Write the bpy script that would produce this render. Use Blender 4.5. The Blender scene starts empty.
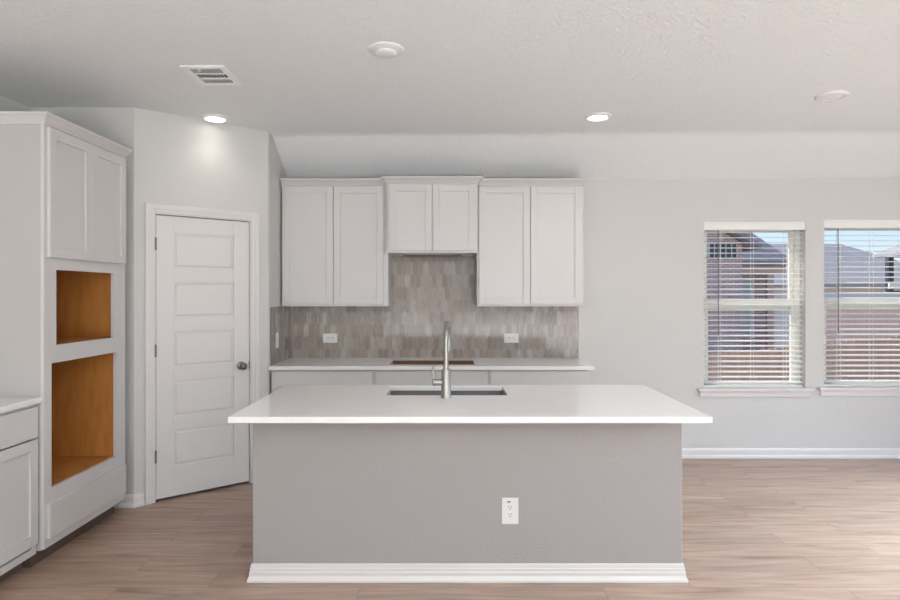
import bpy, bmesh, math, random
from mathutils import Vector, Matrix
random.seed(7)
S = bpy.context.scene
COL = S.collection

# ------------------------------------------------------------------ camera
cam_d = bpy.data.cameras.new('camera')
cam = bpy.data.objects.new('camera', cam_d); COL.objects.link(cam)
cam_d.sensor_width = 36.0; cam_d.lens = 24.0            # 600 px focal length on a 900 px frame
cam_d.shift_x = 0.0; cam_d.shift_y = -6.0/900.0
cam_d.clip_start = 0.05; cam_d.clip_end = 400
cam.location = (0, 0, 1.48); cam.rotation_euler = (math.pi/2, 0, 0)
S.camera = cam
# ------------------------------------------------------------------ world, sun, daylight, exposure
S.view_settings.view_transform = 'Standard'
S.view_settings.look = 'None'
S.view_settings.exposure = -0.07
S.view_settings.gamma = 1.0
S.view_settings.use_curve_mapping = False
W = bpy.data.worlds.new('sky'); S.world = W; W.use_nodes = True
wn = W.node_tree.nodes; wl = W.node_tree.links
sky = wn.new('ShaderNodeTexSky'); sky.sky_type = 'NISHITA'
sky.sun_disc = False; sky.sun_elevation = math.radians(45); sky.sun_rotation = math.radians(-50)
sky.air_density = 1.0; sky.dust_density = 0.6; sky.ozone_density = 3.0
tint = wn.new('ShaderNodeVectorMath'); tint.operation = 'MULTIPLY'; tint.inputs[1].default_value = (.98, .94, 1.08)
wl.new(sky.outputs[0], tint.inputs[0]); wl.new(tint.outputs[0], wn['Background'].inputs[0]); wn['Background'].inputs[1].default_value = 0.21

def add_light(name, kind, loc, rot, energy, color, **kw):
    d = bpy.data.lights.new(name, kind); d.energy = energy; d.color = color
    for k, v in kw.items(): setattr(d, k, v)
    o = bpy.data.objects.new(name, d); COL.objects.link(o)
    o.location = loc; o.rotation_euler = rot
    return o
sun = add_light('sun', 'SUN', (0, 0, 20), (0, 0, 0), 6.5, (1.0, 0.95, 0.88), angle=math.radians(0.6))
sun.rotation_euler = Vector((0.62, -0.53, -0.80)).to_track_quat('-Z', 'Y').to_euler()
# unseen area lights added as daylight from behind and right of the camera
def tilted_area_light(name, loc, facing, tilt, energy, color, sx, sy):
    d = Vector((facing[0]*math.cos(tilt), facing[1]*math.cos(tilt), math.sin(tilt)))
    o = add_light(name, 'AREA', loc, (0, 0, 0), energy, color, shape='RECTANGLE', size=sx, size_y=sy)
    o.rotation_euler = d.to_track_quat('-Z', 'Z').to_euler(); return o
# downward sky light, plus upward fills added inside the room to brighten the ceiling
tilted_area_light('fill_patio_sky', (1.4, -4.60, 1.30), (0, 1), math.radians(-15), 4, (.95, .98, 1.0), 5.0, 2.3)
tilted_area_light('fill_patio_up', (1.4, -3.7, .4), (0, 1), math.radians(87), 740, (.93, .95, .975), 5.0, 1.6)
o = tilted_area_light('daylight_side_sky', (5.70, 2.9, 1.35), (-1, 0), math.radians(-56), 205, (.72, .87, 1.0), 4.0, 2.0)
o.data.spread = math.radians(95)
tilted_area_light('fill_side_up', (5.10, 2.5, .4), (-1, 0), math.radians(84), 6, (.92, .98, 1.0), 4.2, .8)
# unseen overhead lights, no fixtures, added to brighten the island worktop
for x in (-.35, 1.08): add_light('overhead_fill', 'AREA', (x, 2.15, 2.755), (0, 0, 0), 4.5, (1, .97, .94), shape='DISK', size=.15)

# ------------------------------------------------------------------ helpers
def new_mat(name, base=(.8, .8, .8), rough=.5, metal=0.0, spec=.5):
    m = bpy.data.materials.new(name); m.use_nodes = True
    b = m.node_tree.nodes['Principled BSDF']
    b.inputs['Base Color'].default_value = (*base, 1); b.inputs['Roughness'].default_value = rough
    b.inputs['Metallic'].default_value = metal; b.inputs['Specular IOR Level'].default_value = spec
    return m
def N(m, t, **kw):
    n = m.node_tree.nodes.new(t)
    for k, v in kw.items():
        if k.startswith('i_'): n.inputs[k[2:].replace('_', ' ')].default_value = v
        else: setattr(n, k, v)
    return n
def L(m, a, b): m.node_tree.links.new(a, b)
def BS(m): return m.node_tree.nodes['Principled BSDF']
def coords(m, scale=(1, 1, 1), loc=(0, 0, 0)):
    g = N(m, 'ShaderNodeNewGeometry'); mp = N(m, 'ShaderNodeMapping')
    mp.inputs['Scale'].default_value = scale; mp.inputs['Location'].default_value = loc
    L(m, g.outputs['Position'], mp.inputs['Vector'])
    return mp.outputs['Vector']
def bump_noise(m, scale, strength, dist=.002, detail=3.0, vec=None):
    n = N(m, 'ShaderNodeTexNoise'); n.inputs['Scale'].default_value = scale; n.inputs['Detail'].default_value = detail
    L(m, vec or coords(m), n.inputs['Vector'])
    b = N(m, 'ShaderNodeBump'); b.inputs['Strength'].default_value = strength; b.inputs['Distance'].default_value = dist
    L(m, n.outputs['Fac'], b.inputs['Height']); L(m, b.outputs['Normal'], BS(m).inputs['Normal'])
    return n
def ramp(m, fac, stops):
    r = N(m, 'ShaderNodeValToRGB'); e = r.color_ramp.elements
    while len(e) < len(stops): e.new(.5)
    for i, (p, c) in enumerate(stops): e[i].position = p; e[i].color = (*c, 1)
    L(m, fac, r.inputs['Fac']); return r.outputs['Color']
def mixc(m, fac, a, b, mode='MIX'):
    x = N(m, 'ShaderNodeMix', data_type='RGBA', blend_type=mode)
    if isinstance(fac, float): x.inputs[0].default_value = fac
    else: L(m, fac, x.inputs[0])
    for v, i in ((a, 6), (b, 7)):
        if isinstance(v, tuple): x.inputs[i].default_value = (*v, 1)
        else: L(m, v, x.inputs[i])
    return x.outputs[2]

def finish(name, bm, mat, parent=None, smooth=False, bevel=0.0, segs=2):
    bmesh.ops.recalc_face_normals(bm, faces=bm.faces[:])
    off = wloc(parent) if parent else Vector((0, 0, 0))
    if parent: bmesh.ops.translate(bm, verts=bm.verts[:], vec=-off)
    me = bpy.data.meshes.new(name); bm.to_mesh(me); bm.free()
    o = bpy.data.objects.new(name, me); COL.objects.link(o)
    if mat: me.materials.append(mat)
    if parent: o.parent = parent
    if smooth:
        for p in me.polygons: p.use_smooth = True
        mod = o.modifiers.new('edge', 'EDGE_SPLIT'); mod.split_angle = math.radians(40)
    if bevel:
        mod = o.modifiers.new('bevel', 'BEVEL'); mod.width = bevel; mod.segments = segs
        mod.limit_method = 'ANGLE'; mod.angle_limit = math.radians(40)
    return o
def wloc(o):
    v = Vector((0, 0, 0))
    while o: v = v + o.location; o = o.parent
    return v
def tag(o, label, cat, group=None, kind=None):
    o['label'] = label; o['category'] = cat
    if group: o['group'] = group
    if kind: o['kind'] = kind
    return o
def thing(name, label, cat, loc, group=None):
    o = bpy.data.objects.new(name, None); COL.objects.link(o); o.location = loc
    o.empty_display_size = .1
    return tag(o, label, cat, group)
def struct_root(name, loc):
    o = bpy.data.objects.new(name, None); COL.objects.link(o); o.location = loc; o['kind'] = 'structure'; return o
def struct(o): o['kind'] = 'structure'; return o
def box(bm, x0, x1, y0, y1, z0, z1):
    v = [bm.verts.new(p) for p in ((x0,y0,z0),(x1,y0,z0),(x1,y1,z0),(x0,y1,z0),(x0,y0,z1),(x1,y0,z1),(x1,y1,z1),(x0,y1,z1))]
    for f in ((0,3,2,1),(4,5,6,7),(0,1,5,4),(1,2,6,5),(2,3,7,6),(3,0,4,7)): bm.faces.new([v[i] for i in f])
    return v
class Frame:                 # u runs along a face, v is up, n points out of it
    def __init__(s, o, u, n): s.o, s.u, s.n = Vector(o), Vector(u).normalized(), Vector(n).normalized()
    def p(s, u, v, n): return s.o + s.u*u + Vector((0, 0, v)) + s.n*n
def fbox(bm, F, u0, u1, v0, v1, n0, n1):
    P = [F.p(*q) for q in ((u0,v0,n0),(u1,v0,n0),(u1,v1,n0),(u0,v1,n0),(u0,v0,n1),(u1,v0,n1),(u1,v1,n1),(u0,v1,n1))]
    v = [bm.verts.new(p) for p in P]
    for f in ((0,3,2,1),(4,5,6,7),(0,1,5,4),(1,2,6,5),(2,3,7,6),(3,0,4,7)): bm.faces.new([v[i] for i in f])
def ffrustum(bm, F, r0, r1, n0, n1):
    a = [bm.verts.new(F.p(u, v, n0)) for u, v in ((r0[0],r0[2]),(r0[1],r0[2]),(r0[1],r0[3]),(r0[0],r0[3]))]
    b = [bm.verts.new(F.p(u, v, n1)) for u, v in ((r1[0],r1[2]),(r1[1],r1[2]),(r1[1],r1[3]),(r1[0],r1[3]))]
    bm.faces.new(a[::-1]); bm.faces.new(b)
    for i in range(4): bm.faces.new([a[i], a[(i+1)%4], b[(i+1)%4], b[i]])
def sweep(bm, path, prof, closed=False):
    """profile (out, z) swept along a plan path; 'out' is to the right of the direction of travel"""
    P = [Vector(p) for p in path]; n = len(P); rings = []
    for i in range(n):
        d0 = (P[i]-P[i-1]).normalized() if (closed or i > 0) else None
        d1 = (P[(i+1)%n]-P[i]).normalized() if (closed or i < n-1) else None
        if d0 is None: d0 = d1
        if d1 is None: d1 = d0
        n0, n1 = Vector((d0.y, -d0.x)), Vector((d1.y, -d1.x))
        m = (n0+n1); m = m/max(m.dot(n0), .2)
        rings.append([bm.verts.new((P[i].x+m.x*o, P[i].y+m.y*o, z)) for o, z in prof])
    k = len(prof)
    for i in range(n if closed else n-1):
        a, b = rings[i], rings[(i+1)%n]
        for j in range(k): bm.faces.new([a[j], a[(j+1)%k], b[(j+1)%k], b[j]])
    if not closed: bm.faces.new(rings[0]); bm.faces.new(rings[-1][::-1])
def tube(bm, pts, rad, seg=12, cap=True):
    pts = [Vector(p) for p in pts]; n = len(pts)
    if not isinstance(rad, (list, tuple)): rad = [rad]*n
    up = None; rings = []
    for i in range(n):
        t = (pts[min(i+1, n-1)]-pts[max(i-1, 0)]).normalized()
        if up is None: up = t.orthogonal().normalized()
        up = (up - t*up.dot(t)).normalized(); s = t.cross(up)
        rings.append([bm.verts.new(pts[i]+(up*math.cos(a)+s*math.sin(a))*rad[i]) for a in (2*math.pi*j/seg for j in range(seg))])
    for i in range(n-1):
        for j in range(seg): bm.faces.new([rings[i][j], rings[i][(j+1)%seg], rings[i+1][(j+1)%seg], rings[i+1][j]])
    if cap: bm.faces.new(rings[0][::-1]); bm.faces.new(rings[-1])
def lathe(bm, c, prof, seg=32, axis=(0, 0, 1), closed=False):
    """profile (radius, height along axis)"""
    ax = Vector(axis).normalized(); e1 = ax.orthogonal().normalized(); e2 = ax.cross(e1); c = Vector(c); rings = []
    for r, h in prof:
        if r < 1e-6: rings.append([bm.verts.new(c+ax*h)])
        else: rings.append([bm.verts.new(c+ax*h+(e1*math.cos(a)+e2*math.sin(a))*r) for a in (2*math.pi*j/seg for j in range(seg))])
    for i in range(len(rings)-1 + (1 if closed else 0)):
        a, b = rings[i], rings[(i+1)%len(rings)]
        for j in range(seg):
            q = [a[0]] if len(a) == 1 else [a[j], a[(j+1)%seg]]
            q += [b[0]] if len(b) == 1 else [b[(j+1)%seg], b[j]]
            bm.faces.new(q)
    if not closed:
        for r in (rings[0], rings[-1]):
            if len(r) > 2: bm.faces.new(r)
def slab_hole(bm, o, h, z0, z1):
    def ring(r, z): return [bm.verts.new(p) for p in ((r[0],r[2],z),(r[1],r[2],z),(r[1],r[3],z),(r[0],r[3],z))]
    oT, hT, oB, hB = ring(o, z1), ring(h, z1), ring(o, z0), ring(h, z0)
    for i in range(4):
        j = (i+1) % 4
        bm.faces.new([oT[i], oT[j], hT[j], hT[i]]); bm.faces.new([oB[j], oB[i], hB[i], hB[j]])
        bm.faces.new([oB[i], oB[j], oT[j], oT[i]]); bm.faces.new([hB[j], hB[i], hT[i], hT[j]])

# ------------------------------------------------------------------ materials
def paint(name, c, rough=.6, scale=170., strength=.35, dist=.0025):
    m = new_mat(name, c, rough, spec=.3); bump_noise(m, scale, strength, dist, 2.0); return m
M_wall = paint('wall_paint', (.655, .652, .634), .55, 95., .5, .004)
M_island = paint('island_paint', (.408, .388, .377), .55, 95., .6, .005)
M_ceil = paint('ceiling_paint', (.865, .885, .888), .7, 48., .75, .012)
M_trim = new_mat('trim_white', (.755, .733, .720), .35)
M_cab = new_mat('cabinet_white', (.665, .648, .640), .38); bump_noise(M_cab, 300, .05, .0005)
M_cabshade = new_mat('cabinet_white_shaded', (.535, .518, .50), .45)  # cabinet white darkened: shade of the camera-facing side put into the colour
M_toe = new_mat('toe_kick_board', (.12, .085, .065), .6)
M_plastic = new_mat('white_plastic', (.83, .82, .805), .3)
M_slot = new_mat('slot_dark', (.03, .03, .03), .5)
M_slat = new_mat('blind_slat', (.86, .86, .84), .4)
M_vinyl = new_mat('window_vinyl', (.82, .83, .77), .4)
M_nickel = new_mat('brushed_nickel', (.36, .345, .32), .32, 1.0)
M_knob = new_mat('dark_nickel', (.22, .20, .18), .35, 1.0)
M_steel = new_mat('sink_steel', (.22, .215, .215), .42, 1.0)
M_wand = new_mat('wand_grey', (.22, .21, .20), .35)
M_cord = new_mat('blind_cord', (.85, .85, .83), .7)
M_vent = new_mat('vent_white', (.93, .93, .92), .4)
M_ventdark = new_mat('vent_duct', (.03, .03, .03), .8)

M_quartz = new_mat('quartz', (.88, .865, .86), .07)
n = N(M_quartz, 'ShaderNodeTexNoise'); n.inputs['Scale'].default_value = 2.2; n.inputs['Detail'].default_value = 6; n.inputs['Distortion'].default_value = 1.2
L(M_quartz, coords(M_quartz), n.inputs['Vector'])
L(M_quartz, ramp(M_quartz, n.outputs['Fac'], [(.40, (.87, .855, .85)), (.5, (.89, .878, .872)), (.62, (.875, .86, .853))]), BS(M_quartz).inputs['Base Color'])

# plank floor: brick texture lays the boards along X, stretched noise gives the grain
M_floor = new_mat('plank_floor', (.3, .22, .17), 0.38, spec=.6)
vec = coords(M_floor)
br = N(M_floor, 'ShaderNodeTexBrick'); br.offset = .37; br.offset_frequency = 2; br.squash = 1
br.inputs['Scale'].default_value = 1.0; br.inputs['Brick Width'].default_value = 1.22; br.inputs['Row Height'].default_value = .178
br.inputs['Mortar Size'].default_value = .0011; br.inputs['Mortar Smooth'].default_value = .1; br.inputs['Bias'].default_value = 0
br.inputs['Color1'].default_value = (0, 0, 0, 1); br.inputs['Color2'].default_value = (1, 1, 1, 1); br.inputs['Mortar'].default_value = (.5, .5, .5, 1)
L(M_floor, vec, br.inputs['Vector'])
sep = N(M_floor, 'ShaderNodeSeparateColor'); L(M_floor, br.outputs['Color'], sep.inputs[0])
offs = N(M_floor, 'ShaderNodeCombineXYZ'); mul = N(M_floor, 'ShaderNodeMath', operation='MULTIPLY'); mul.inputs[1].default_value = 37.0
L(M_floor, sep.outputs[0], mul.inputs[0]); L(M_floor, mul.outputs[0], offs.inputs[2])
va = N(M_floor, 'ShaderNodeVectorMath', operation='ADD'); L(M_floor, vec, va.inputs[0]); L(M_floor, offs.outputs[0], va.inputs[1])
def grain(sx, sy, detail, dist):
    mp = N(M_floor, 'ShaderNodeMapping'); mp.inputs['Scale'].default_value = (sx, sy, 1); L(M_floor, va.outputs[0], mp.inputs['Vector'])
    g = N(M_floor, 'ShaderNodeTexNoise'); g.inputs['Scale'].default_value = 1; g.inputs['Detail'].default_value = detail
    g.inputs['Distortion'].default_value = dist; L(M_floor, mp.outputs[0], g.inputs['Vector']); return g.outputs['Fac']
g1, g2 = grain(1.3, 11, 6, 1.6), grain(5, 120, 4, .2)
c1 = ramp(M_floor, g1, [(.26, (.200, .122, .083)), (.40, (.36, .246, .182)), (.56, (.45, .318, .243)), (.74, (.55, .413, .335))])
c2 = mixc(M_floor, .24, c1, ramp(M_floor, g2, [(.3, (.275, .178, .132)), (.7, (.53, .385, .305))]))
tone = ramp(M_floor, sep.outputs[0], [(0, (.90, .90, .91)), (1, (1.08, 1.07, 1.06))])
c3 = mixc(M_floor, 1.0, c2, tone, 'MULTIPLY')
c4 = mixc(M_floor, br.outputs['Fac'], c3, (.16, .12, .095))
L(M_floor, c4, BS(M_floor).inputs['Base Color'])
bp = N(M_floor, 'ShaderNodeBump'); bp.inputs['Strength'].default_value = .25; bp.inputs['Distance'].default_value = .002
L(M_floor, g2, bp.inputs['Height']); L(M_floor, bp.outputs[0], BS(M_floor).inputs['Normal'])

# picket tile: one tone per tile, streaked glaze
M_tile = new_mat('picket_tile', (.4, .35, .3), .18)
g = N(M_tile, 'ShaderNodeNewGeometry')
base = ramp(M_tile, g.outputs['Random Per Island'], [(0, (.300, .250, .215)), (.45, (.375, .322, .285)), (.8, (.42, .370, .332)), (1, (.48, .435, .40))])
sn = N(M_tile, 'ShaderNodeTexNoise'); sn.inputs['Scale'].default_value = 1; sn.inputs['Detail'].default_value = 4
L(M_tile, coords(M_tile, (140, 140, 14)), sn.inputs['Vector'])
L(M_tile, mixc(M_tile, 1.0, base, ramp(M_tile, sn.outputs['Fac'], [(.3, (.78, .78, .78)), (.7, (1.15, 1.14, 1.13))]), 'MULTIPLY'), BS(M_tile).inputs['Base Color'])
M_grout = new_mat('grout', (.42, .37, .33), .9)

M_wood = new_mat('cabinet_interior_board', (.4, .17, .04), .5)
w = N(M_wood, 'ShaderNodeTexNoise'); w.inputs['Scale'].default_value = 1; w.inputs['Detail'].default_value = 5
L(M_wood, coords(M_wood, (26, 26, 5)), w.inputs['Vector'])
L(M_wood, ramp(M_wood, w.outputs['Fac'], [(.3, (.45, .175, .036)), (.7, (.55, .24, .06))]), BS(M_wood).inputs['Base Color'])

M_liner = new_mat('cutout_raw_board', (.15, .075, .035), .7)
def emit(name, c, s):
    m = bpy.data.materials.new(name); m.use_nodes = True; b = m.node_tree.nodes['Principled BSDF']
    b.inputs['Base Color'].default_value = (.9, .9, .88, 1)
    b.inputs['Emission Color'].default_value = (*c, 1); b.inputs['Emission Strength'].default_value = s; return m
M_lampon = emit('lamp_lens_lit', (1, .93, .84), 6)
M_lampoff = new_mat('lamp_lens_unlit', (.88, .88, .86), .4)

M_glass = bpy.data.materials.new('window_glass'); M_glass.use_nodes = True
nt = M_glass.node_tree; nt.nodes.remove(nt.nodes['Principled BSDF'])
tr = nt.nodes.new('ShaderNodeBsdfTransparent'); tr.inputs[0].default_value = (.95, .96, .95, 1)
gl = nt.nodes.new('ShaderNodeBsdfGlossy'); gl.inputs['Roughness'].default_value = .01
fr = nt.nodes.new('ShaderNodeFresnel'); fr.inputs[0].default_value = 1.12
mx = nt.nodes.new('ShaderNodeMixShader'); nt.links.new(fr.outputs[0], mx.inputs[0]); nt.links.new(tr.outputs[0], mx.inputs[1]); nt.links.new(gl.outputs[0], mx.inputs[2])
nt.links.new(mx.outputs[0], nt.nodes['Material Output'].inputs[0])

def brickmat(name, a, b, mort, wd, ht, ms, axes='XZ'):
    m = new_mat(name, a, .85); gg = N(m, 'ShaderNodeNewGeometry'); sp = N(m, 'ShaderNodeSeparateXYZ'); cb = N(m, 'ShaderNodeCombineXYZ')
    L(m, gg.outputs['Position'], sp.inputs[0]); ad = N(m, 'ShaderNodeMath', operation='ADD')
    L(m, sp.outputs[0], ad.inputs[0]); L(m, sp.outputs[1], ad.inputs[1]); L(m, ad.outputs[0], cb.inputs[0]); L(m, sp.outputs[2], cb.inputs[1])
    t = N(m, 'ShaderNodeTexBrick'); t.inputs['Scale'].default_value = 1; t.inputs['Brick Width'].default_value = wd; t.inputs['Row Height'].default_value = ht
    t.inputs['Mortar Size'].default_value = ms; t.inputs['Color1'].default_value = (*a, 1); t.inputs['Color2'].default_value = (*b, 1); t.inputs['Mortar'].default_value = (*mort, 1)
    L(m, cb.outputs[0], t.inputs['Vector']); L(m, t.outputs['Color'], BS(m).inputs['Base Color']); return m
M_brick = brickmat('house_brick', (.56, .39, .35), (.43, .31, .31), (.72, .66, .63), .22, .075, .010)
M_shingle = brickmat('roof_shingle', (.40, .385, .39), (.32, .31, .32), (.25, .24, .25), .35, .10, .012)
M_shingle2 = brickmat('roof_shingle_pale', (.42, .41, .42), (.35, .345, .355), (.28, .275, .28), .5, .16, .015)
M_siding = new_mat('pink_siding', (.68, .58, .53), .8)
M_fascia = new_mat('fascia_tan', (.62, .48, .38), .7)
M_extwhite = new_mat('exterior_white', (.72, .72, .70), .6)
M_darkglass = new_mat('dark_window_glass', (.05, .055, .07), .1)
def woodmat(name, stops):
    m = new_mat(name, (.4, .25, .15), .85); x = N(m, 'ShaderNodeTexNoise'); x.inputs['Scale'].default_value = 1; x.inputs['Detail'].default_value = 4
    L(m, coords(m, (14, 14, .9)), x.inputs['Vector']); L(m, ramp(m, x.outputs['Fac'], stops), BS(m).inputs['Base Color']); return m
M_fence = woodmat('fence_cedar', [(.3, (.52, .32, .21)), (.7, (.68, .45, .31))])
M_fence2 = woodmat('fence_pale_cedar', [(.3, (.84, .57, .43)), (.7, (.92, .68, .54))])
M_grass = new_mat('bare_yard', (.42, .38, .30), .9); bump_noise(M_grass, 30, .6, .03)

# ------------------------------------------------------------------ room shell
XL, XR, YF, YB, ZC = -2.92, 5.60, -4.50, 5.415, 2.775
A = Vector((-2.196, 4.169)); B = Vector((-1.445, 4.79))
T = .12
bm = bmesh.new(); box(bm, XL-T, XR+T, YF-T, YB+T, -.15, 0); struct(finish('floor', bm, M_floor))
# ceiling: flat part, then a slope falling to the back wall
bm = bmesh.new()
nx = 24; rows = []
for i in range(nx+1):
    f = i/nx; x = XL-T+(XR-XL+2*T)*f; yb = 4.89-.14*f; zw = 2.455+.10*f; ye = YB+T; ze = zw-(ZC-zw)/(YB-yb)*T
    prof = [(YF-T, ZC), (yb-.06, ZC), (yb-.02, ZC-.003), (yb+.02, ZC-.012), (yb+.06, ZC-(ZC-zw)*(.06)/(YB-yb)), (ye, ze), (ye, ZC+.25), (YF-T, ZC+.25)]
    rows.append([bm.verts.new((x, y, z)) for y, z in prof])
for a, b in zip(rows, rows[1:]):
    for k in range(8): k2 = (k+1) % 8; bm.faces.new([a[k], a[k2], b[k2], b[k]])
bm.faces.new(rows[0]); bm.faces.new(rows[-1][::-1])
struct(finish('ceiling', bm, M_ceil))

bm = bmesh.new(); box(bm, XL-T-.3, XR+T+.3, YB+.162, YB+.562, 2.62, 2.80); box(bm, XL-T-.3, XR+T+.3, YB+.562, YB+.59, 2.60, 2.86)
struct(finish('roof_eave', bm, M_trim))
W1 = (2.292, 3.208, .632, 2.137); W2 = (3.375, 4.291, .640, 2.155)
ZT = ZC+.01
bm = bmesh.new()
y0, y1 = YB, YB+.16
box(bm, XL-T, W1[0], y0, y1, 0, ZT); box(bm, W1[1], W2[0], y0, y1, 0, ZT); box(bm, W2[1], XR+T, y0, y1, 0, ZT)
for w in (W1, W2): box(bm, w[0], w[1], y0, y1, 0, w[2]); box(bm, w[0], w[1], y0, y1, w[3], ZT)
struct(finish('wall_back', bm, M_wall))
bm = bmesh.new(); box(bm, XL-T, XL, YF, YB, 0, ZT); struct(finish('wall_left', bm, M_wall))
bm = bmesh.new()                                     # right wall with its wide window opening
box(bm, XR, XR+T, YF, .5, 0, ZT); box(bm, XR, XR+T, 4.9, YB, 0, ZT); box(bm, XR, XR+T, .5, 4.9, 0, .1); box(bm, XR, XR+T, .5, 4.9, 2.4, ZT)
struct(finish('wall_right', bm, M_wall))
bm = bmesh.new()                                     # wall behind the camera with the patio door opening
box(bm, XL-T, -1.1, YF-T, YF, 0, ZT); box(bm, 3.9, XR+T, YF-T, YF, 0, ZT); box(bm, -1.1, 3.9, YF-T, YF, 2.45, ZT); box(bm, -1.1, 3.9, YF-T, YF, 0, .15)
struct(finish('wall_front', bm, M_wall))

# pantry: stub wall, angled wall with the door opening, return wall
dAB = (B-A).normalized(); nAB = Vector((dAB.y, -dAB.x)); LAB = (B-A).length
FP = Frame((A.x, A.y, 0), (dAB.x, dAB.y, 0), (nAB.x, nAB.y, 0))
D0, D1 = .125, .832; DT = 2.062                       # door opening along the wall, and its head
def prism(bm, poly, z0, z1):
    a = [bm.verts.new((p[0], p[1], z0)) for p in poly]; b = [bm.verts.new((p[0], p[1], z1)) for p in poly]
    bm.faces.new(a[::-1]); bm.faces.new(b)
    for i in range(len(a)): j = (i+1) % len(a); bm.faces.new([a[i], a[j], b[j], b[i]])
def q(u, n): v = FP.p(u, 0, n); return (v.x, v.y)
bm = bmesh.new(); prism(bm, [(XL, A.y), (A.x, A.y), q(.02, -.11), (XL, A.y+.11)], 0, ZT); struct(finish('wall_stub', bm, M_wall))
bm = bmesh.new(); prism(bm, [q(0, 0), q(D0, 0), q(D0, -.11), q(.02, -.11)], 0, ZT)
prism(bm, [q(D1, 0), q(LAB-.012, 0), q(LAB-.012, -.11), q(D1, -.11)], 0, ZT); prism(bm, [q(D0, 0), q(D1, 0), q(D1, -.11), q(D0, -.11)], DT, ZT)
struct(finish('wall_pantry', bm, M_wall))
bm = bmesh.new(); e = q(LAB-.012, 0)
prism(bm, [e, (B.x-.002, B.y+.006), (B.x, B.y+.016), (B.x, YB), (B.x-.11, YB), (B.x-.11, B.y+.03), q(LAB-.012, -.09)], 0, ZT)
struct(finish('wall_return', bm, M_wall))

# baseboards
BP = [(0, 0), (.020, 0), (.020, .018), (.014, .030), (.014, .070), (.010, .082), (.005, .090), (0, .090)]
def baseboard(name, path):
    bm = bmesh.new(); sweep(bm, path, BP); return struct(finish(name, bm, M_trim))
baseboard('baseboard_back', [(1.135, YB), (XR, YB)])
baseboard('baseboard_right', [(XR, .5), (XR, YF)])
baseboard('baseboard_stub', [(-2.18-.75+.012, A.y), (A.x, A.y), q(D0-.062, 0)])
baseboard('baseboard_pantry', [q(D1+.062, 0), q(LAB-.004, 0), (B.x, B.y+.02), (B.x, 4.80)])
baseboard('baseboard_left', [(XL, YF), (XL, 2.28)])

# ------------------------------------------------------------------ pantry door
dr = struct_root('door_1', (*q((D0+D1)/2, 0), 0))
bm = bmesh.new()
NJ = -.005
g0, g1, b0, t0 = D0+.018, D1-.018, .018, DT-.020
fbox(bm, FP, g0, g1, b0, t0, NJ-.035, NJ-.011)
st = .118; pz = [.234+i*.3585 for i in range(5)]; ph = .257
fbox(bm, FP, g0, g0+st, b0, t0, NJ-.011, NJ); fbox(bm, FP, g1-st, g1, b0, t0, NJ-.011, NJ)
edges = [b0] + [v for z in pz for v in (z, z+ph)] + [t0]
for i in range(0, len(edges), 2): fbox(bm, FP, g0+st, g1-st, edges[i], edges[i+1], NJ-.011, NJ)
for z in pz:
    ffrustum(bm, FP, (g0+st+.010, g1-st-.010, z+.010, z+ph-.010), (g0+st+.022, g1-st-.022, z+.022, z+ph-.022), NJ-.0111, NJ-.003)
finish('door_panel', bm, M_trim, dr, bevel=.002)
bm = bmesh.new()                                       # jamb
fbox(bm, FP, D0, D0+.014, 0, DT, -.11, .0); fbox(bm, FP, D1-.014, D1, 0, DT, -.11, .0); fbox(bm, FP, D0+.014, D1-.014, DT-.014, DT, -.11, .0)
finish('jamb', bm, M_trim, dr)
bm = bmesh.new()                                       # casing with a stepped profile
cw = .062
for n0, n1, ins in ((0, .012, 0), (.012, .018, .020)):
    c0, c1 = D0+.006, D1-.006
    fbox(bm, FP, c0-cw, c0-ins*.4, 0, DT-.006+cw, n0, n1-.0) if ins == 0 else fbox(bm, FP, c0-cw, c0-cw+.034, 0, DT-.006+cw, n0, n1)
    fbox(bm, FP, c1, c1+cw, 0, DT-.006+cw, n0, n1) if ins == 0 else fbox(bm, FP, c1+cw-.034, c1+cw, 0, DT-.006+cw, n0, n1)
    fbox(bm, FP, c0, c1, DT-.006, DT-.006+cw, n0, n1) if ins == 0 else fbox(bm, FP, c0-cw+.034, c1+cw-.034, DT-.006+cw-.034, DT-.006+cw, n0, n1)
finish('casing', bm, M_trim, dr, bevel=.003)
for z in (1.835, 1.076, .324):
    bm = bmesh.new(); pp = FP.p(g0-.004, z-.045, NJ+.006); tube(bm, [pp, pp+Vector((0, 0, .09))], .0065, 10)
    fbox(bm, FP, g0-.012, g0+.004, z-.045, z+.045, NJ-.002, NJ+.003)
    finish('hinge', bm, M_knob, dr, True)
bm = bmesh.new(); kp = FP.p(g1-.062, .925, NJ)
lathe(bm, kp, [(.032, 0), (.032, .004), (.026, .009), (.012, .012), (.011, .034), (.020, .040), (.027, .050), (.028, .060), (.022, .070), (.010, .075), (0, .076)], 24, FP.n)
finish('door_knob', bm, M_knob, dr, True)
bm = bmesh.new(); fbox(bm, FP, g1+.0005, g1+.006, .895, .955, NJ-.012, NJ+.004); finish('strike_plate', bm, M_slot, dr)

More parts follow.
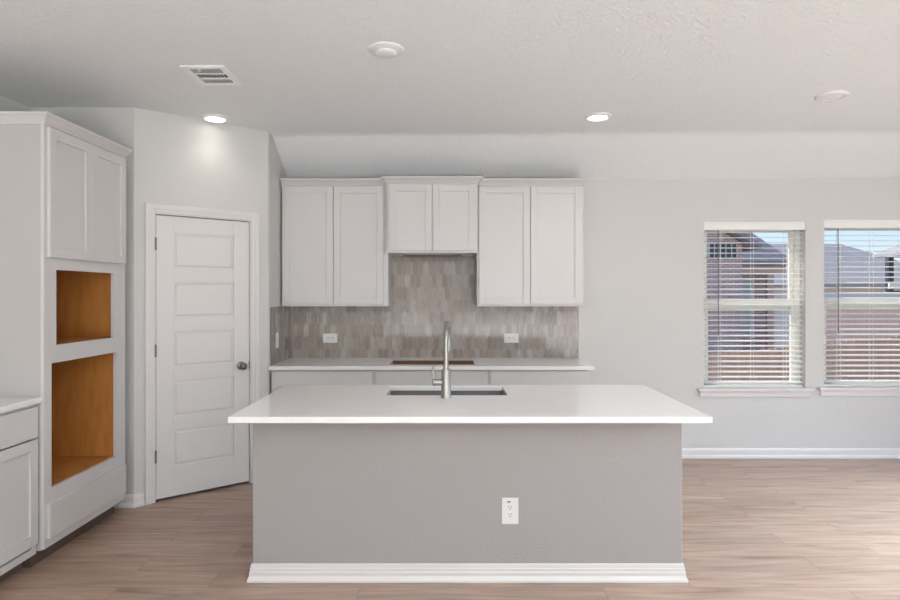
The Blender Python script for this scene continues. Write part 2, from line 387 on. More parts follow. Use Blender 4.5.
# ------------------------------------------------------------------ windows
def window(name, w):
    x0, x1, z0, z1 = w; Y0, Y1 = YB+.085, YB+.150
    r = struct_root(name, ((x0+x1)/2, YB, z0))
    bm = bmesh.new(); f = .042
    box(bm, x0, x0+f, Y0, Y1, z0, z1); box(bm, x1-f, x1, Y0, Y1, z0, z1); box(bm, x0+f, x1-f, Y0, Y1, z0, z0+.014); box(bm, x0+f, x1-f, Y0, Y1, z1-f, z1)
    finish('window_frame', bm, M_vinyl, r, bevel=.003)
    zm = z0+(z1-z0)*.497
    for (a, b, ya) in ((z0+.014, zm+.042, Y0+.008), (zm-.042, z1-f, Y0+.036)):
        bm = bmesh.new(); s = .036; yb = ya+.026; xa, xb = x0+f, x1-f
        box(bm, xa, xa+s, ya, yb, a, b); box(bm, xb-s, xb, ya, yb, a, b); box(bm, xa+s, xb-s, ya, yb, a, a+.036); box(bm, xa+s, xb-s, ya, yb, b-s-.008, b)
        so = finish('sash', bm, M_vinyl, r, bevel=.002)
        bm = bmesh.new(); box(bm, xa+s, xb-s, ya+.010, ya+.014, a+.036, b-s-.008); finish('pane', bm, M_glass, so)
    bm = bmesh.new(); lx = (x0+x1)/2
    for q_ in (x0+.24, x1-.24): box(bm, q_-.03, q_+.03, Y0-.004, Y0+.012, zm+.042, zm+.056)
    finish('sash_lock', bm, M_vinyl, r)
    bm = bmesh.new(); box(bm, x0-.062, x1+.062, YB-.045, YB, z0-.022, z0-.0); box(bm, x0+.0005, x1-.0005, YB-.001, Y0, z0-.002, z0+.003)
    finish('window_sill', bm, M_trim, r, bevel=.005)
    bm = bmesh.new(); box(bm, x0-.040, x1+.040, YB-.016, YB, z0-.078, z0-.022); box(bm, x0-.040, x1+.040, YB-.022, YB-.016, z0-.040, z0-.022)
    finish('sill_apron', bm, M_trim, r, bevel=.003)
window('window_1', W1); window('window_2', W2)

def blind(w, label):
    x0, x1, z0, z1 = w[0]+.006, w[1]-.010, w[2]+.004, w[3]
    r = thing('window_blind', label, 'blind', ((x0+x1)/2, YB+.04, z1), 'white slat blinds in the back windows')
    bm = bmesh.new(); box(bm, x0-.004, x1+.008, YB+.002, YB+.014, z1-.078, z1-.002); box(bm, x0-.004, x1+.008, YB-.003, YB+.002, z1-.020, z1-.002)
    finish('valance', bm, M_slat, r, bevel=.003)
    bm = bmesh.new(); box(bm, x0, x1, YB+.016, YB+.066, z1-.062, z1-.004); finish('headrail', bm, M_slat, r)
    bm = bmesh.new(); yc = YB+.042; tl = math.radians(10); hw = .025; n = 30
    ztop, zbot = z1-.098, z0+.044
    for i in range(n):
        z = ztop+(zbot-ztop)*i/(n-1)
        dy, dz = hw*math.cos(tl), hw*math.sin(tl)
        a = [bm.verts.new((x, yc+sg*dy, z+sg*dz+k)) for x in (x0+.002, x1-.002) for sg, k in ((-1, -.0017), (0, .0002), (1, -.0017), (1, .0017), (0, .0036), (-1, .0017))]
        for j in range(6): k = (j+1) % 6; bm.faces.new([a[j], a[k], a[6+k], a[6+j]])
        bm.faces.new(a[:6][::-1]); bm.faces.new(a[6:])
    finish('slats', bm, M_slat, r)
    bm = bmesh.new(); box(bm, x0+.002, x1-.002, yc-.026, yc+.026, z0, z0+.018); finish('bottom_rail', bm, M_slat, r, bevel=.003)
    for fx in (.17, .5, .83):
        bm = bmesh.new(); xx = x0+(x1-x0)*fx
        for yy in (yc-.026, yc+.026): box(bm, xx-.0018, xx+.0018, yy-.0006, yy+.0006, z0+.02, z1-.065)
        finish('ladder_cord', bm, M_cord, r)
    bm = bmesh.new(); xw = x0+.128; tube(bm, [(xw, YB+.010, z1-.085), (xw, YB+.008, z1-.5), (xw, YB+.006, z1-.98)], .0045, 8)
    tube(bm, [(xw, YB+.006, z1-.98), (xw, YB+.006, z1-1.03)], .0065, 8)
    tube(bm, [(xw, YB+.012, z1-.06), (xw, YB+.010, z1-.09)], .003, 6)
    finish('tilt_wand', bm, M_wand, r, True)
blind(W1, 'white slat blind in the window nearer the cabinets, brick house behind it')
blind(W2, 'white slat blind in the right-edge window, grey far roofs behind it')

# ------------------------------------------------------------------ cabinets
CROWN = [(0, 0), (.006, 0), (.010, .012), (.022, .024), (.032, .034), (.040, .040), (.046, .044), (.046, .055), (0, .055)]
def shaker(parent, F, u0, u1, v0, v1, name='door', n0=.001, th=.019, st=.057):
    bm = bmesh.new()
    fbox(bm, F, u0+st-.003, u1-st+.003, v0+st-.003, v1-st+.003, n0, n0+th-.011)
    fbox(bm, F, u0, u0+st, v0, v1, n0, n0+th); fbox(bm, F, u1-st, u1, v0, v1, n0, n0+th)
    fbox(bm, F, u0+st, u1-st, v0, v0+st, n0, n0+th); fbox(bm, F, u0+st, u1-st, v1-st, v1, n0, n0+th)
    return finish(name, bm, M_cab, parent, bevel=.0018)
def slabfront(parent, F, u0, u1, v0, v1, name='drawer_front', n0=.001, th=.019):
    bm = bmesh.new(); fbox(bm, F, u0, u1, v0, v1, n0, n0+th); return finish(name, bm, M_cab, parent, bevel=.002)
YU = YB-.305                                            # face frame of the wall cabinets
def wall_cabinet(label, x0, x1, z0, yf, zt=2.400, crown_l=True, crown_r=True, ml=.016, mr=.016):
    r = thing('wall_cabinet', label, 'cabinet', ((x0+x1)/2, YB, z0), 'white wall cabinets above the cooktop counter')
    bm = bmesh.new()
    box(bm, x0, x1, yf+.019, YB-.001, z0+.012, zt); s = .038
    box(bm, x0, x0+s, yf, yf+.019, z0, zt); box(bm, x1-s, x1, yf, yf+.019, z0, zt)
    box(bm, x0+s, x1-s, yf, yf+.019, z0, z0+s); box(bm, x0+s, x1-s, yf, yf+.019, zt-s, zt)
    box(bm, x0, x0+.018, yf+.019, YB-.001, z0, z0+.012); box(bm, x1-.018, x1, yf+.019, YB-.001, z0, z0+.012)
    finish('cabinet_body', bm, M_cab, r, bevel=.0015)
    F = Frame((x0, yf, 0), (1, 0, 0), (0, -1, 0)); w = x1-x0; mid = (ml+w-mr)/2
    shaker(r, F, ml, mid-.002, z0+.020, zt-.006); shaker(r, F, mid+.002, w-mr, z0+.020, zt-.006)
    bm = bmesh.new()
    path = ([(x0, YB-.002)] if crown_l else []) + [(x0, yf-.001), (x1, yf-.001)] + ([(x1, YB-.002)] if crown_r else [])
    sweep(bm, path, [(o, zt+.0005+z) for o, z in CROWN])
    finish('crown_moulding', bm, M_cab, r)
    return r
wall_cabinet('tall white two-door wall cabinet at the left end, next to the pantry wall', -1.433, -.5255, 1.375, YU, crown_l=False, crown_r=False, mr=.038)
hood = wall_cabinet('short white two-door wall cabinet in the middle, raised over the cooktop opening', -.5245, .2285, 1.824, YB-.400)
wall_cabinet('tall white two-door wall cabinet at the right end, beside the bare wall', .2295, 1.134, 1.375, YU, crown_l=False)
bm = bmesh.new(); box(bm, -.40, .10, YB-.36, YB-.10, 1.815, 1.8355)
for i in range(8): box(bm, -.38+i*.058, -.38+i*.058+.03, YB-.34, YB-.12, 1.811, 1.8150)
finish('hood_insert', bm, M_steel, hood)

def base_cabinet(label, F, w, hollow, zf0=.10, depth=.60, doors=True, ztop=.874, group=None, dr_z=(.735, .865), inset=.016):
    r = thing('base_cabinet', label, 'cabinet', F.p(w/2, 0, -depth/2), group)
    bm = bmesh.new()
    s = .038
    if hollow:
        fbox(bm, F, 0, .016, zf0, ztop, -depth, -.019); fbox(bm, F, w-.016, w, zf0, ztop, -depth, -.019); fbox(bm, F, .016, w-.016, zf0, zf0+.016, -depth, -.019)
        fbox(bm, F, .016, w-.016, zf0+.016, ztop, -depth, -depth+.01)
    else: fbox(bm, F, 0, w, zf0, ztop, -depth, -.019)
    fbox(bm, F, 0, s, zf0, ztop, -.019, 0); fbox(bm, F, w-s, w, zf0, ztop, -.019, 0); fbox(bm, F, s, w-s, zf0, zf0+s, -.019, 0); fbox(bm, F, s, w-s, ztop-.02, ztop, -.019, 0)
    finish('cabinet_body', bm, M_cab, r, bevel=.0015)
    if hollow:
        bm = bmesh.new(); a, b, c, d, z = .0165, w-.0165, -depth+.0105, -.0195, zf0+.0165
        fbox(bm, F, a, a+.006, z, ztop, c, d); fbox(bm, F, b-.006, b, z, ztop, c, d); fbox(bm, F, a+.006, b-.006, z, ztop, c, c+.006)
        fbox(bm, F, a+.006, b-.006, z, ztop, d-.006, d); fbox(bm, F, a+.006, b-.006, z, z+.006, c+.006, d-.006)
        finish('board_lining', bm, M_wood, r)
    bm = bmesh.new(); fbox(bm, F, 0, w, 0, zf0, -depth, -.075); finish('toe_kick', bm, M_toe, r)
    slabfront(r, F, inset, w-inset, dr_z[0], dr_z[1])
    a, b = zf0+.060, dr_z[0]-.010
    if doors == 1: shaker(r, F, inset, w-inset, a, b)
    else: shaker(r, F, inset, w/2-.0015, a, b); shaker(r, F, w/2+.0015, w-inset, a, b)
    return r
YBF = 4.815
g = 'white base cabinets under the cooktop counter'
for lb, x0, x1 in (('white base cabinet at the left end of the back counter, against the pantry wall', -1.433, -.611),
                   ('white base cabinet in the middle of the back counter, below the cooktop opening', -.609, .307),
                   ('white base cabinet at the right end of the back counter', .309, 1.117)):
    base_cabinet(lb, Frame((x0, YBF, 0), (1, 0, 0), (0, -1, 0)), x1-x0, 'middle' in lb, group=g, depth=.595)
bm = bmesh.new(); slab_hole(bm, (-1.4435, 1.150, 4.770, YB-.0005), (-.495, .202, 4.886, 5.215), .8745, .905)
ct = tag(finish('countertop', bm, M_quartz, bevel=.003), 'white quartz worktop on the back wall cabinets with an empty cooktop cutout', 'countertop')
bm = bmesh.new(); box(bm, -.494, .201, 5.206, 5.2145, .82, .9035); finish('cutout_liner', bm, M_liner, ct)

# tall oven cabinet on the left wall
XF = -2.194; Y0, Y1 = 3.243, 4.052
ov = thing('oven_cabinet', 'tall white cabinet with two empty brown oven openings beside the pantry door', 'cabinet', ((XL+XF)/2, (Y0+Y1)/2, 0))
FO = Frame((XF, Y0, 0), (0, 1, 0), (1, 0, 0)); w = Y1-Y0
UO = (3.344-Y0, 3.914-Y0, 1.196, 1.615); LO = (3.304-Y0, 3.944-Y0, .413, 1.098)
dep = XF-XL-.002; zt = 2.398
bm = bmesh.new()
box(bm, XL+.002, XF-.019, Y0, Y0+.018, .09, zt); box(bm, XL+.002, XF-.019, Y1-.018, Y1, .09, zt)
box(bm, XL+.002, XF-.019, Y0+.018, Y1-.018, zt-.018, zt); box(bm, XL+.002, XL+.010, Y0+.018, Y1-.018, .09, zt-.018); box(bm, XL+.01, XF-.019, Y0+.018, Y1-.018, .09, .108)
finish('cabinet_body', bm, M_cabshade, ov, bevel=.001)
bm = bmesh.new(); th = -.019
fbox(bm, FO, 0, LO[0], .098, zt, th, 0); fbox(bm, FO, LO[1], w, .098, zt, th, 0)
fbox(bm, FO, LO[0], LO[1], .098, LO[2], th, 0); fbox(bm, FO, LO[0], LO[1], LO[3], UO[2], th, 0); fbox(bm, FO, LO[0], LO[1], UO[3], zt, th, 0)
fbox(bm, FO, LO[0], UO[0], UO[2], UO[3], th, 0); fbox(bm, FO, UO[1], LO[1], UO[2], UO[3], th, 0)
finish('face_frame', bm, M_cab, ov)
for op in (UO, LO):                                      # board-lined cavities, open to the front
    bm = bmesh.new(); d = -.60; t = .012; a0, a1 = LO[0]-.02, LO[1]+.02; n1 = -.0195
    fbox(bm, FO, a0, a0+t, op[2]-t, op[3]+.05, d, n1); fbox(bm, FO, a1-t, a1, op[2]-t, op[3]+.05, d, n1)
    fbox(bm, FO, a0+t, a1-t, op[2]-t, op[2], d, n1); fbox(bm, FO, a0+t, a1-t, op[3]+.038, op[3]+.05, d, n1); fbox(bm, FO, a0, a1, op[2]-t, op[3]+.05, d-t, d)
    finish('oven_cavity', bm, M_wood, ov)
m2 = .405
shaker(ov, FO, .020, m2-.0015, 1.680, 2.389); shaker(ov, FO, m2+.0015, w-.022, 1.680, 2.389)
slabfront(ov, FO, .020, w-.022, .148, .338, 'lower_panel')
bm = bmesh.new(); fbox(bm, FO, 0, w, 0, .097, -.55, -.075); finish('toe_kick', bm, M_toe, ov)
bm = bmesh.new(); sweep(bm, [(XL+.001, Y0), (XF, Y0), (XF, Y1)], [(o, zt+.0005+z) for o, z in CROWN]); finish('crown_moulding', bm, M_cab, ov)

# low cabinet in front of it on the left wall
FLC = Frame((-2.235, 2.28, 0), (0, 1, 0), (1, 0, 0))
base_cabinet('white base cabinet at the left edge, in front of the tall oven cabinet', FLC, Y0-.002-2.28, False, zf0=.078, depth=-2.235-XL-.002, ztop=.893, dr_z=(.712, .876), inset=.012)
bm = bmesh.new(); box(bm, XL+.001, -2.203, 2.262, Y0-.001, .8935, .924)
tag(finish('countertop', bm, M_quartz, bevel=.003), 'short white worktop at the left edge, butting against the tall oven cabinet', 'countertop')

# ------------------------------------------------------------------ picket tile backsplash
def clip(poly, x0, x1, z0, z1):
    for ax, lim, sg in ((0, x0, 1), (0, x1, -1), (1, z0, 1), (1, z1, -1)):
        out = []
        for i in range(len(poly)):
            p, r_ = poly[i], poly[(i+1) % len(poly)]
            dp, dr_ = sg*(p[ax]-lim), sg*(r_[ax]-lim)
            if dp >= 0: out.append(p)
            if (dp >= 0) != (dr_ >= 0):
                t = dp/(dp-dr_); out.append((p[0]+t*(r_[0]-p[0]), p[1]+t*(r_[1]-p[1])))
        poly = out
        if len(poly) < 3: return []
    ar = abs(sum(poly[i][0]*poly[(i+1)%len(poly)][1]-poly[(i+1)%len(poly)][0]*poly[i][1] for i in range(len(poly))))/2
    return poly if ar > 6e-5 else []
def pickets(bm, F, regions, n0=.004, n1=.009):
    W_, H_, tip, gap = .048, .138, .026, .0022
    xs0 = min(r[0] for r in regions)-.1; xs1 = max(r[1] for r in regions)+.1
    rowp = H_-tip
    for k in range(-1, 12):
        zc = .905+.02+k*rowp; off = (k % 2)*W_/2
        for i in range(int((xs1-xs0)/W_)+2):
            xc = xs0+i*W_+off; a, h = W_/2-gap/2, H_/2-gap/2
            hexa = [(xc-a, zc-h+tip), (xc, zc-h), (xc+a, zc-h+tip), (xc+a, zc+h-tip), (xc, zc+h), (xc-a, zc+h-tip)]
            for rg in regions:
                c = clip(hexa, *rg)
                if not c: continue
                va = [bm.verts.new(F.p(p[0], p[1], n0)) for p in c]; vb = [bm.verts.new(F.p(p[0], p[1], n1)) for p in c]
                bm.faces.new(va[::-1]); bm.faces.new(vb)
                for j in range(len(c)): j2 = (j+1) % len(c); bm.faces.new([va[j], va[j2], vb[j2], vb[j]])
bsp = thing('tile_backsplash', 'taupe picket tile backsplash between the back counter and the wall cabinets', 'backsplash', (-.14, YB, .905))
zb = .9052; FBk = Frame((0, YB, 0), (1, 0, 0), (0, -1, 0)); FSd = Frame((-1.445, YB, 0), (0, -1, 0), (1, 0, 0))
R = [(-1.436, -.524, zb, 1.374), (-.523, .228, zb, 1.823), (.229, 1.160, zb, 1.374)]
bm = bmesh.new(); pickets(bm, FBk, R); pickets(bm, FSd, [(.009, YB-4.812, zb, 1.374)])
finish('tiles', bm, M_tile, bsp)
bm = bmesh.new()
for r_ in R: fbox(bm, FBk, r_[0], r_[1], r_[2], r_[3], .0003, .0062)
fbox(bm, FSd, .009, YB-4.812, zb, 1.374, .0003, .0062); finish('grout', bm, M_grout, bsp)
bm = bmesh.new(); fbox(bm, FBk, 1.1605, 1.1645, zb, 1.374, .0003, .010); finish('edge_trim', bm, M_trim, bsp)

# ------------------------------------------------------------------ outlets and switch
def outlet(label, F, horizontal, n0, hw=.0375, hh=.0595, group=None, kind='outlet', mark=False):
    nm = 'wall_outlet' if kind == 'outlet' else 'light_switch'
    r = thing(nm, label, kind, F.p(0, 0, n0), group)
    def bx(bm, u0, u1, v0, v1, a, b):
        if horizontal: fbox(bm, F, v0, v1, -u1, -u0, n0+a, n0+b)
        else: fbox(bm, F, u0, u1, v0, v1, n0+a, n0+b)
    bm = bmesh.new(); bx(bm, -hw, hw, -hh, hh, .0003, .006); finish('cover_plate', bm, M_plastic, r, bevel=.003)
    if kind == 'outlet':
        for c in (.0195, -.0195):
            bm = bmesh.new(); bx(bm, -.0165, .0165, c-.0145, c+.0145, .006, .0078); rc = finish('receptacle', bm, M_plastic, r, bevel=.001)
            bm = bmesh.new()
            bx(bm, -.0078, -.0052, c-.001, c+.008, .0076, .0080); bx(bm, .0052, .0078, c-.001, c+.008, .0076, .0080); bx(bm, -.0028, .0028, c-.0105, c-.005, .0076, .0080)
            finish('slots', bm, M_slot, rc)
    else:
        bm = bmesh.new(); bx(bm, -.0165, .0165, -.033, .033, .006, .009); finish('rocker', bm, M_plastic, r, bevel=.002)
    if mark:
        bm = bmesh.new(); bx(bm, -.016, .002, .044, .050, .0058, .0063); finish('indicator', bm, M_ventdark, r)
outlet('white double outlet set sideways in the tile left of the faucet', Frame((-1.078, YB, 1.083), (1, 0, 0), (0, -1, 0)), True, .009, group='outlets in the tile backsplash', hh=.0650, hw=.0425)
outlet('white double outlet set sideways in the tile right of the faucet', Frame((.553, YB, 1.083), (1, 0, 0), (0, -1, 0)), True, .009, group='outlets in the tile backsplash', hh=.0650, hw=.0425)
outlet('white switch plate on the side strip of tile by the pantry', Frame((-1.445, 4.975, 1.095), (0, -1, 0), (1, 0, 0)), False, .009, kind='switch', hh=.066)

# ------------------------------------------------------------------ island
IX0, IX1, IY0, IY1 = -1.02, 1.20, 3.097, 3.805
isl = thing('kitchen_island', 'grey painted kitchen island with a white baseboard in the middle of the floor', 'island', ((IX0+IX1)/2, (IY0+IY1)/2, 0))
bm = bmesh.new(); box(bm, IX0, IX1, IY0, IY0+.10, 0, .8745); box(bm, IX0, IX0+.1, IY0+.1, IY1-.02, 0, .8745); box(bm, IX1-.1, IX1, IY0+.1, IY1-.02, 0, .8745)
finish('half_wall', bm, M_island, isl, bevel=.006, segs=3)
bm = bmesh.new(); box(bm, IX0+.1, IX1-.1, IY1-.04, IY1-.021, .10, .874); box(bm, IX0+.1, IX1-.1, IY1-.09, IY1-.06, 0, .10); finish('cabinet_back', bm, M_cab, isl)
Fi = Frame((IX1-.1, IY1-.02, 0), (-1, 0, 0), (0, 1, 0)); wi = IX1-IX0-.2
for i in range(4): shaker(isl, Fi, i*wi/4+.004, (i+1)*wi/4-.004, .14, .865)
bm = bmesh.new()
IB = [(0, 0), (.022, 0), (.022, .010), (.013, .030), (.013, .048), (.010, .052), (.010, .066), (.007, .070), (.007, .082), (.004, .090), (0, .090)]
sweep(bm, [(IX0, IY1-.02), (IX0, IY0), (IX1, IY0), (IX1, IY1-.02)][::-1], [(-o, z) for o, z in IB])
finish('baseboard', bm, M_trim, isl)
SK = (-.366, .326, 3.410, 3.748)
bm = bmesh.new(); slab_hole(bm, (-1.040, 1.2295, 2.805, 3.807), SK, .8750, .905)
tag(finish('countertop', bm, M_quartz, bevel=.004, segs=3), 'large white quartz island worktop with a sink cutout', 'countertop')
sk = thing('sink', 'undermount stainless steel sink sunk in the island worktop', 'sink', ((SK[0]+SK[1])/2, (SK[2]+SK[3])/2, .65))
bm = bmesh.new(); x0, x1, y0, y1 = SK[0]-.006, SK[1]+.006, SK[2]-.006, SK[3]+.006; zb_, zt_ = .665, .8745; t = .004
ins = .012
def ring4(x0, x1, y0, y1, z): return [bm.verts.new(p) for p in ((x0,y0,z),(x1,y0,z),(x1,y1,z),(x0,y1,z))]
rs = [ring4(x0-.008, x1+.008, y0-.008, y1+.008, zt_), ring4(x0, x1, y0, y1, zt_), ring4(x0+ins, x1-ins, y0+ins, y1-ins, zb_),
      ring4(x0+ins-t, x1-ins+t, y0+ins-t, y1-ins+t, zb_-t), ring4(x0-t, x1+t, y0-t, y1+t, zt_-t), ring4(x0-.008, x1+.008, y0-.008, y1+.008, zt_-t)]
for a, b in ((0, 1), (1, 2), (3, 4), (4, 5), (5, 0)):
    for i in range(4): j = (i+1) % 4; bm.faces.new([rs[a][i], rs[a][j], rs[b][j], rs[b][i]])
bm.faces.new(rs[2]); bm.faces.new(rs[3])
finish('basin', bm, M_steel, sk)
bm = bmesh.new(); lathe(bm, (-.02, 3.60, zb_), [(.045, .0005), (.045, .003), (.036, .004), (.030, .001), (0, .001)], 24); finish('drain', bm, M_nickel, sk, True)

# faucet, in front of the sink
fx, fy = -.022, 3.330
fc = thing('kitchen_faucet', 'brushed nickel pull-down faucet standing in front of the island sink', 'faucet', (fx, fy, .905))
bm = bmesh.new(); lathe(bm, (fx, fy, .905), [(.0295, .0002), (.0295, .006), (.0275, .010), (.0250, .150), (.0235, .158), (.013, .160)], 32); finish('faucet_body', bm, M_nickel, fc, True)
bm = bmesh.new(); pts = [(fx, fy, 1.062), (fx, fy, 1.14), (fx, fy, 1.215)]; Rr = .098; sx_, sy_ = math.sin(math.radians(3.5)), math.cos(math.radians(3.5))
for i in range(1, 17):
    a = math.pi*i/16*1.04; pts.append((fx+sx_*(Rr-Rr*math.cos(a)), fy+sy_*(Rr-Rr*math.cos(a)), 1.215+Rr*math.sin(a)))
tube(bm, pts, .0143, 16); finish('spout', bm, M_nickel, fc, True)
e0, e1 = Vector(pts[-2]), Vector(pts[-1]); dd = (e1-e0).normalized()
bm = bmesh.new(); lathe(bm, e1-dd*.002, [(.0150, 0), (.0165, .006), (.0170, .035), (.0185, .050), (.0185, .060), (.014, .062)], 24, dd); finish('spray_head', bm, M_nickel, fc, True)
bm = bmesh.new(); lathe(bm, (fx-.022, fy, .990), [(.0180, 0), (.0180, .036), (.0200, .038), (.0200, .052), (.017, .056)], 24, (-1, 0, 0)); h = finish('handle', bm, M_nickel, fc, True)
bm = bmesh.new(); tube(bm, [(fx-.071, fy, 1.002), (fx-.073, fy, 1.04), (fx-.074, fy-.002, 1.082)], [.0074, .0068, .0060], 12); finish('lever', bm, M_nickel, h, True)
outlet('white outlet on the front face of the island', Frame((.310, IY0, .362), (1, 0, 0), (0, -1, 0)), False, .0003, hw=.0425, hh=.068, mark=True)

# ------------------------------------------------------------------ ceiling fixtures
def can_light(label, x, y, lit):
    r = thing('recessed_light', label, 'ceiling light', (x, y, ZC), 'recessed ceiling lights')
    bm = bmesh.new(); lathe(bm, (x, y, ZC), [(.096, -.0004), (.096, -.008), (.090, -.016), (.074, -.018), (.066, -.008), (.066, -.0004)], 40, closed=True); finish('trim_ring', bm, M_plastic, r, True)
    bm = bmesh.new(); lathe(bm, (x, y, ZC), [(.0655, -.0006), (.0655, -.0135), (.05, -.0165), (0, -.0175)], 40); finish('lens', bm, M_lampon if lit else M_lampoff, r, True)
    if lit:
        d = bpy.data.lights.new('lamp', 'SPOT'); d.spot_size = math.radians(135); d.spot_blend = 1.0; d.shadow_soft_size = .05; d.energy = lit; d.color = (1, .92, .83)
        o = bpy.data.objects.new('lamp', d); COL.objects.link(o); o.parent = r; o.location = (.034, -.041, -.02) if x < 0 else (0, 0, -.02)
can_light('lit recessed ceiling light close to the pantry wall', -1.722, 4.400, 6)
can_light('lit recessed ceiling light above the right wall cabinet', 1.076, 4.365, 22)
can_light('unlit recessed ceiling light at the right edge, in front of the windows', 2.485, 3.904, 0)
sd = thing('smoke_detector', 'round white smoke detector on the ceiling, left of the middle', 'smoke detector', (-.338, 3.171, ZC))
bm = bmesh.new(); lathe(bm, (-.338, 3.171, ZC), [(.096, -.0004), (.096, -.008), (.090, -.013), (.062, -.016), (.056, -.018)], 40); finish('mounting_base', bm, M_plastic, sd, True)
bm = bmesh.new(); lathe(bm, (-.338, 3.171, ZC), [(.056, -.0175), (.056, -.026), (.048, -.032), (.02, -.034), (0, -.034)], 40); finish('sensor_dome', bm, M_plastic, sd, True)
vx0, vx1, vy0, vy1 = -1.530, -1.278, 3.390, 3.705
vt = thing('ceiling_vent', 'white rectangular air vent grille in the ceiling at the upper left', 'vent', ((vx0+vx1)/2, (vy0+vy1)/2, ZC))
bm = bmesh.new(); slab_hole(bm, (vx0, vx1, vy0, vy1), (vx0+.036, vx1-.036, vy0+.036, vy1-.036), ZC-.012, ZC-.0004); finish('frame', bm, M_vent, vt, bevel=.004)
bm = bmesh.new(); box(bm, vx0+.034, vx1-.034, vy0+.034, vy1-.034, ZC-.0018, ZC-.0004); finish('duct_opening', bm, M_ventdark, vt)
bm = bmesh.new(); iy0, iy1, ix0, ix1 = vy0+.036, vy1-.036, vx0+.036, vx1-.036
def louv(bm, x0, x1, y0, y1, dx, dy):
    a = [bm.verts.new(p) for p in ((x0, y0, ZC-.010), (x1, y0, ZC-.010) if dy else (x0, y1, ZC-.010), (x1+dx, y1+dy, ZC-.0022), (x0+dx, y1+dy, ZC-.0022) if dy else (x0+dx, y0, ZC-.0022))]
    f = bm.faces.new(a); bmesh.ops.solidify(bm, geom=[f], thickness=.0012)
t3 = (iy1-iy0)/3
box(bm, ix0, ix1, iy0+t3-.004, iy0+t3+.004, ZC-.011, ZC-.002); box(bm, ix0, ix1, iy0+2*t3-.004, iy0+2*t3+.004, ZC-.011, ZC-.002)
for i in range(8): yy = iy0+.004+i*(t3-.008)/8; louv(bm, ix0, ix1, yy, yy, 0, .007)
for i in range(8): yy = iy0+2*t3+.006+i*(t3-.008)/8; louv(bm, ix0, ix1, yy, yy, 0, .007)
for i in range(9): xx = ix0+.004+i*(ix1-ix0-.008)/9; louv(bm, xx, xx, iy0+t3+.004, iy0+2*t3-.004, .001, 0)
finish('louvres', bm, M_vent, vt)
bm = bmesh.new(); box(bm, ix0+.055, ix0+.062, iy0-.010, iy0+.022, ZC-.018, ZC-.011); finish('damper_lever', bm, M_vent, vt)

# ------------------------------------------------------------------ outdoors
GB = -1.35
bm = bmesh.new()
p = [(-25, YB+.17, -.25), (60, YB+.17, -.25), (60, 11.5, GB), (-25, 11.5, GB), (60, 90, GB), (-25, 90, GB)]
v = [bm.verts.new(c) for c in p] + [bm.verts.new((c[0], c[1], c[2]-.4)) for c in p]
for f in ((0,1,2,3), (3,2,4,5), (9,8,7,6), (11,10,8,9), (0,6,7,1), (1,7,8,2), (2,8,10,4), (4,10,11,5), (5,11,9,3), (3,9,6,0)): bm.faces.new([v[i] for i in f])
struct(finish('ground', bm, M_grass))
def fence(label, x0, x1, y, ztop, mat, bw, dog, lx=0.0):
    r = thing('wooden_fence', label, 'fence', ((x0+x1)/2, y, GB))
    bm = bmesh.new(); x = x0
    while x < x1:
        zt = ztop + (x-x0)*lx + random.uniform(-.006, .006); w_ = bw-.006; c = .03 if dog else .002
        poly = [(x, GB+.03), (x+w_, GB+.03), (x+w_, zt-c), (x+w_-c, zt), (x+c, zt), (x, zt-c)]
        yy = y+random.uniform(-.004, .004)
        a = [bm.verts.new((px, yy, pz_)) for px, pz_ in poly]; b = [bm.verts.new((px, yy+.018, pz_)) for px, pz_ in poly]
        bm.faces.new(a); bm.faces.new(b[::-1])
        for i in range(6): j = (i+1) % 6; bm.faces.new([a[i], b[i], b[j], a[j]])
        x += bw
    finish('pickets', bm, mat, r)
    for z in (GB+.35, (GB+ztop)/2, ztop-.25):
        bm = bmesh.new(); box(bm, x0, x1, y+.024, y+.062, z-.045, z+.045); finish('rail', bm, mat, r)
    k = int((x1-x0)/2.4)+1
    for i in range(k):
        bm = bmesh.new(); px = x0+i*2.4; box(bm, px, px+.09, y+.064, y+.15, GB, ztop-.08); finish('post', bm, mat, r)
fence('reddish wooden picket fence nearest the windows, across the lower panes', 3.6, 11.5, 11.8, .16, M_fence, .14, True, .095)
fence('paler tall wooden fence farther back, behind the reddish fence', 10.2, 17.5, 17.0, 1.10, M_fence2, .15, False)

def hip_roof(bm, x0, x1, y0, y1, ze, zr, ov_=.35, hipl=True, hipr=True):
    x0 -= ov_; x1 += ov_; y0 -= ov_; y1 += ov_; run = (y1-y0)/2; ym = (y0+y1)/2
    a = [bm.verts.new(c) for c in ((x0,y0,ze),(x1,y0,ze),(x1,y1,ze),(x0,y1,ze))]
    b = [bm.verts.new(c) for c in ((x0,y0,ze-.16),(x1,y0,ze-.16),(x1,y1,ze-.16),(x0,y1,ze-.16))]
    rl = bm.verts.new((x0+(run if hipl else 0), ym, zr)); rr = bm.verts.new((x1-(run if hipr else 0), ym, zr))
    bm.faces.new([a[0], a[1], rr, rl]); bm.faces.new([a[2], a[3], rl, rr]); bm.faces.new([a[1], a[2], rr]); bm.faces.new([a[3], a[0], rl])
    for i in range(4): j = (i+1) % 4; bm.faces.new([b[i], b[j], a[j], a[i]])
    bm.faces.new(b[::-1])
def yprism(bm, poly, y0, y1):
    a = [bm.verts.new((x, y0, z)) for x, z in poly]; b = [bm.verts.new((x, y1, z)) for x, z in poly]
    bm.faces.new(a); bm.faces.new(b[::-1])
    for i in range(len(a)): j = (i+1) % len(a); bm.faces.new([a[j], a[i], b[i], b[j]])
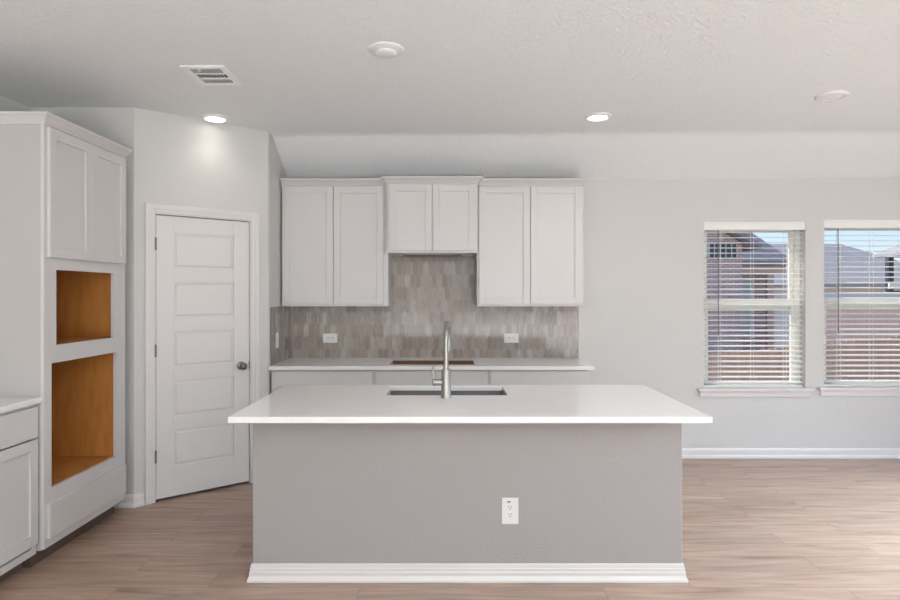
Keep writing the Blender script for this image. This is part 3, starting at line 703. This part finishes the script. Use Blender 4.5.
def house_window(par, x0, x1, y, z0, z1, mull=2, mat=None, fw=.06):
    bm = bmesh.new(); f = fw
    box(bm, x0, x0+f, y-.05, y+.02, z0, z1); box(bm, x1-f, x1, y-.05, y+.02, z0, z1); box(bm, x0+f, x1-f, y-.05, y+.02, z0, z0+f); box(bm, x0+f, x1-f, y-.05, y+.02, z1-f, z1)
    for i in range(1, mull): xx = x0+(x1-x0)*i/mull; box(bm, xx-f/2, xx+f/2, y-.05, y+.02, z0+f, z1-f)
    wf = finish('window', bm, M_extwhite, par)
    bm = bmesh.new(); box(bm, x0+f, x1-f, y-.02, y-.01, z0+f, z1-f); finish('pane', bm, mat or M_darkglass, wf)
M_palepane = new_mat('curtained_pane', (.50, .60, .62), .25)
# brick house: a gabled wing in front, main block set back behind a porch beam
bh = thing('brick_house', 'brick house with a grey shingle roof, seen through the left window', 'house', (9.0, 20, GB))
bm = bmesh.new(); yprism(bm, [(3.3, GB), (8.76, GB), (8.76, 3.00), (6.03, 4.70), (3.3, 3.00)], 18.0, 26.0); finish('wall', bm, M_brick, bh)
bm = bmesh.new(); box(bm, 8.77, 11.5, 21.3, 22.6, GB, 2.45); finish('wall', bm, M_brick, bh)
bm = bmesh.new(); hip_roof(bm, 8.0, 11.5, 21.0, 22.9, 2.62, 4.05, hipl=False); finish('roof', bm, M_shingle, bh)
bm = bmesh.new()
yprism(bm, [(9.16, 2.80), (9.16, 2.95), (6.03, 4.90), (6.03, 4.72)], 17.6, 26.2); yprism(bm, [(2.90, 2.80), (6.03, 4.72), (6.03, 4.90), (2.90, 2.95)], 17.6, 26.2); finish('roof', bm, M_shingle, bh)
bm = bmesh.new(); box(bm, 8.77, 11.6, 20.72, 20.84, 2.18, 2.44); finish('porch_beam', bm, M_fascia, bh)
for x in (10.95,):
    bm = bmesh.new(); box(bm, x, x+.2, 20.7, 20.86, GB, 2.18); finish('porch_post', bm, M_fascia, bh)
house_window(bh, 7.75, 8.60, 18.0, 2.55, 3.00, 5, fw=.02)
house_window(bh, 9.95, 10.75, 21.3, -.1, 2.0, 1, M_palepane)
# far houses
fh = thing('tan_house', 'low far house under a broad grey hip roof, seen through the right window', 'house', (23, 41, GB))
bm = bmesh.new(); box(bm, 14.5, 31.3, 36.4, 45.6, GB, 1.95); finish('wall', bm, M_siding, fh)
bm = bmesh.new(); hip_roof(bm, 14.5, 31.3, 36.4, 45.6, 2.08, 4.9, .4); finish('roof', bm, M_shingle2, fh)
house_window(fh, 26.3, 27.4, 36.4, 1.2, 1.75, 2); house_window(fh, 21.0, 22.4, 36.4, .6, 1.6, 2)
f3 = thing('porch_house', 'far house with a dark porch post and pale roof at the right edge', 'house', (27, 28.5, GB))
bm = bmesh.new(); box(bm, 24.3, 33, 26.2, 31.6, GB, 3.4); finish('wall', bm, M_siding, f3)
bm = bmesh.new(); hip_roof(bm, 22.8, 34, 25.3, 31.7, 3.58, 5.6, .3); finish('roof', bm, M_shingle2, f3)
bm = bmesh.new(); box(bm, 22.56, 22.82, 30.85, 31.11, GB, 3.42); finish('porch_post', bm, M_darkglass, f3)
bm = bmesh.new(); box(bm, 21.9, 26, 29.9, 30.0, 1.74, 2.04); finish('porch_rail', bm, M_extwhite, f3)
bm = bmesh.new(); box(bm, 14.0, 24.5, 26.0, 26.15, GB, 1.50); tag(finish('garden_wall', bm, M_extwhite, bevel=.02), 'long low white garden wall in front of the far houses', 'wall', kind='thing')
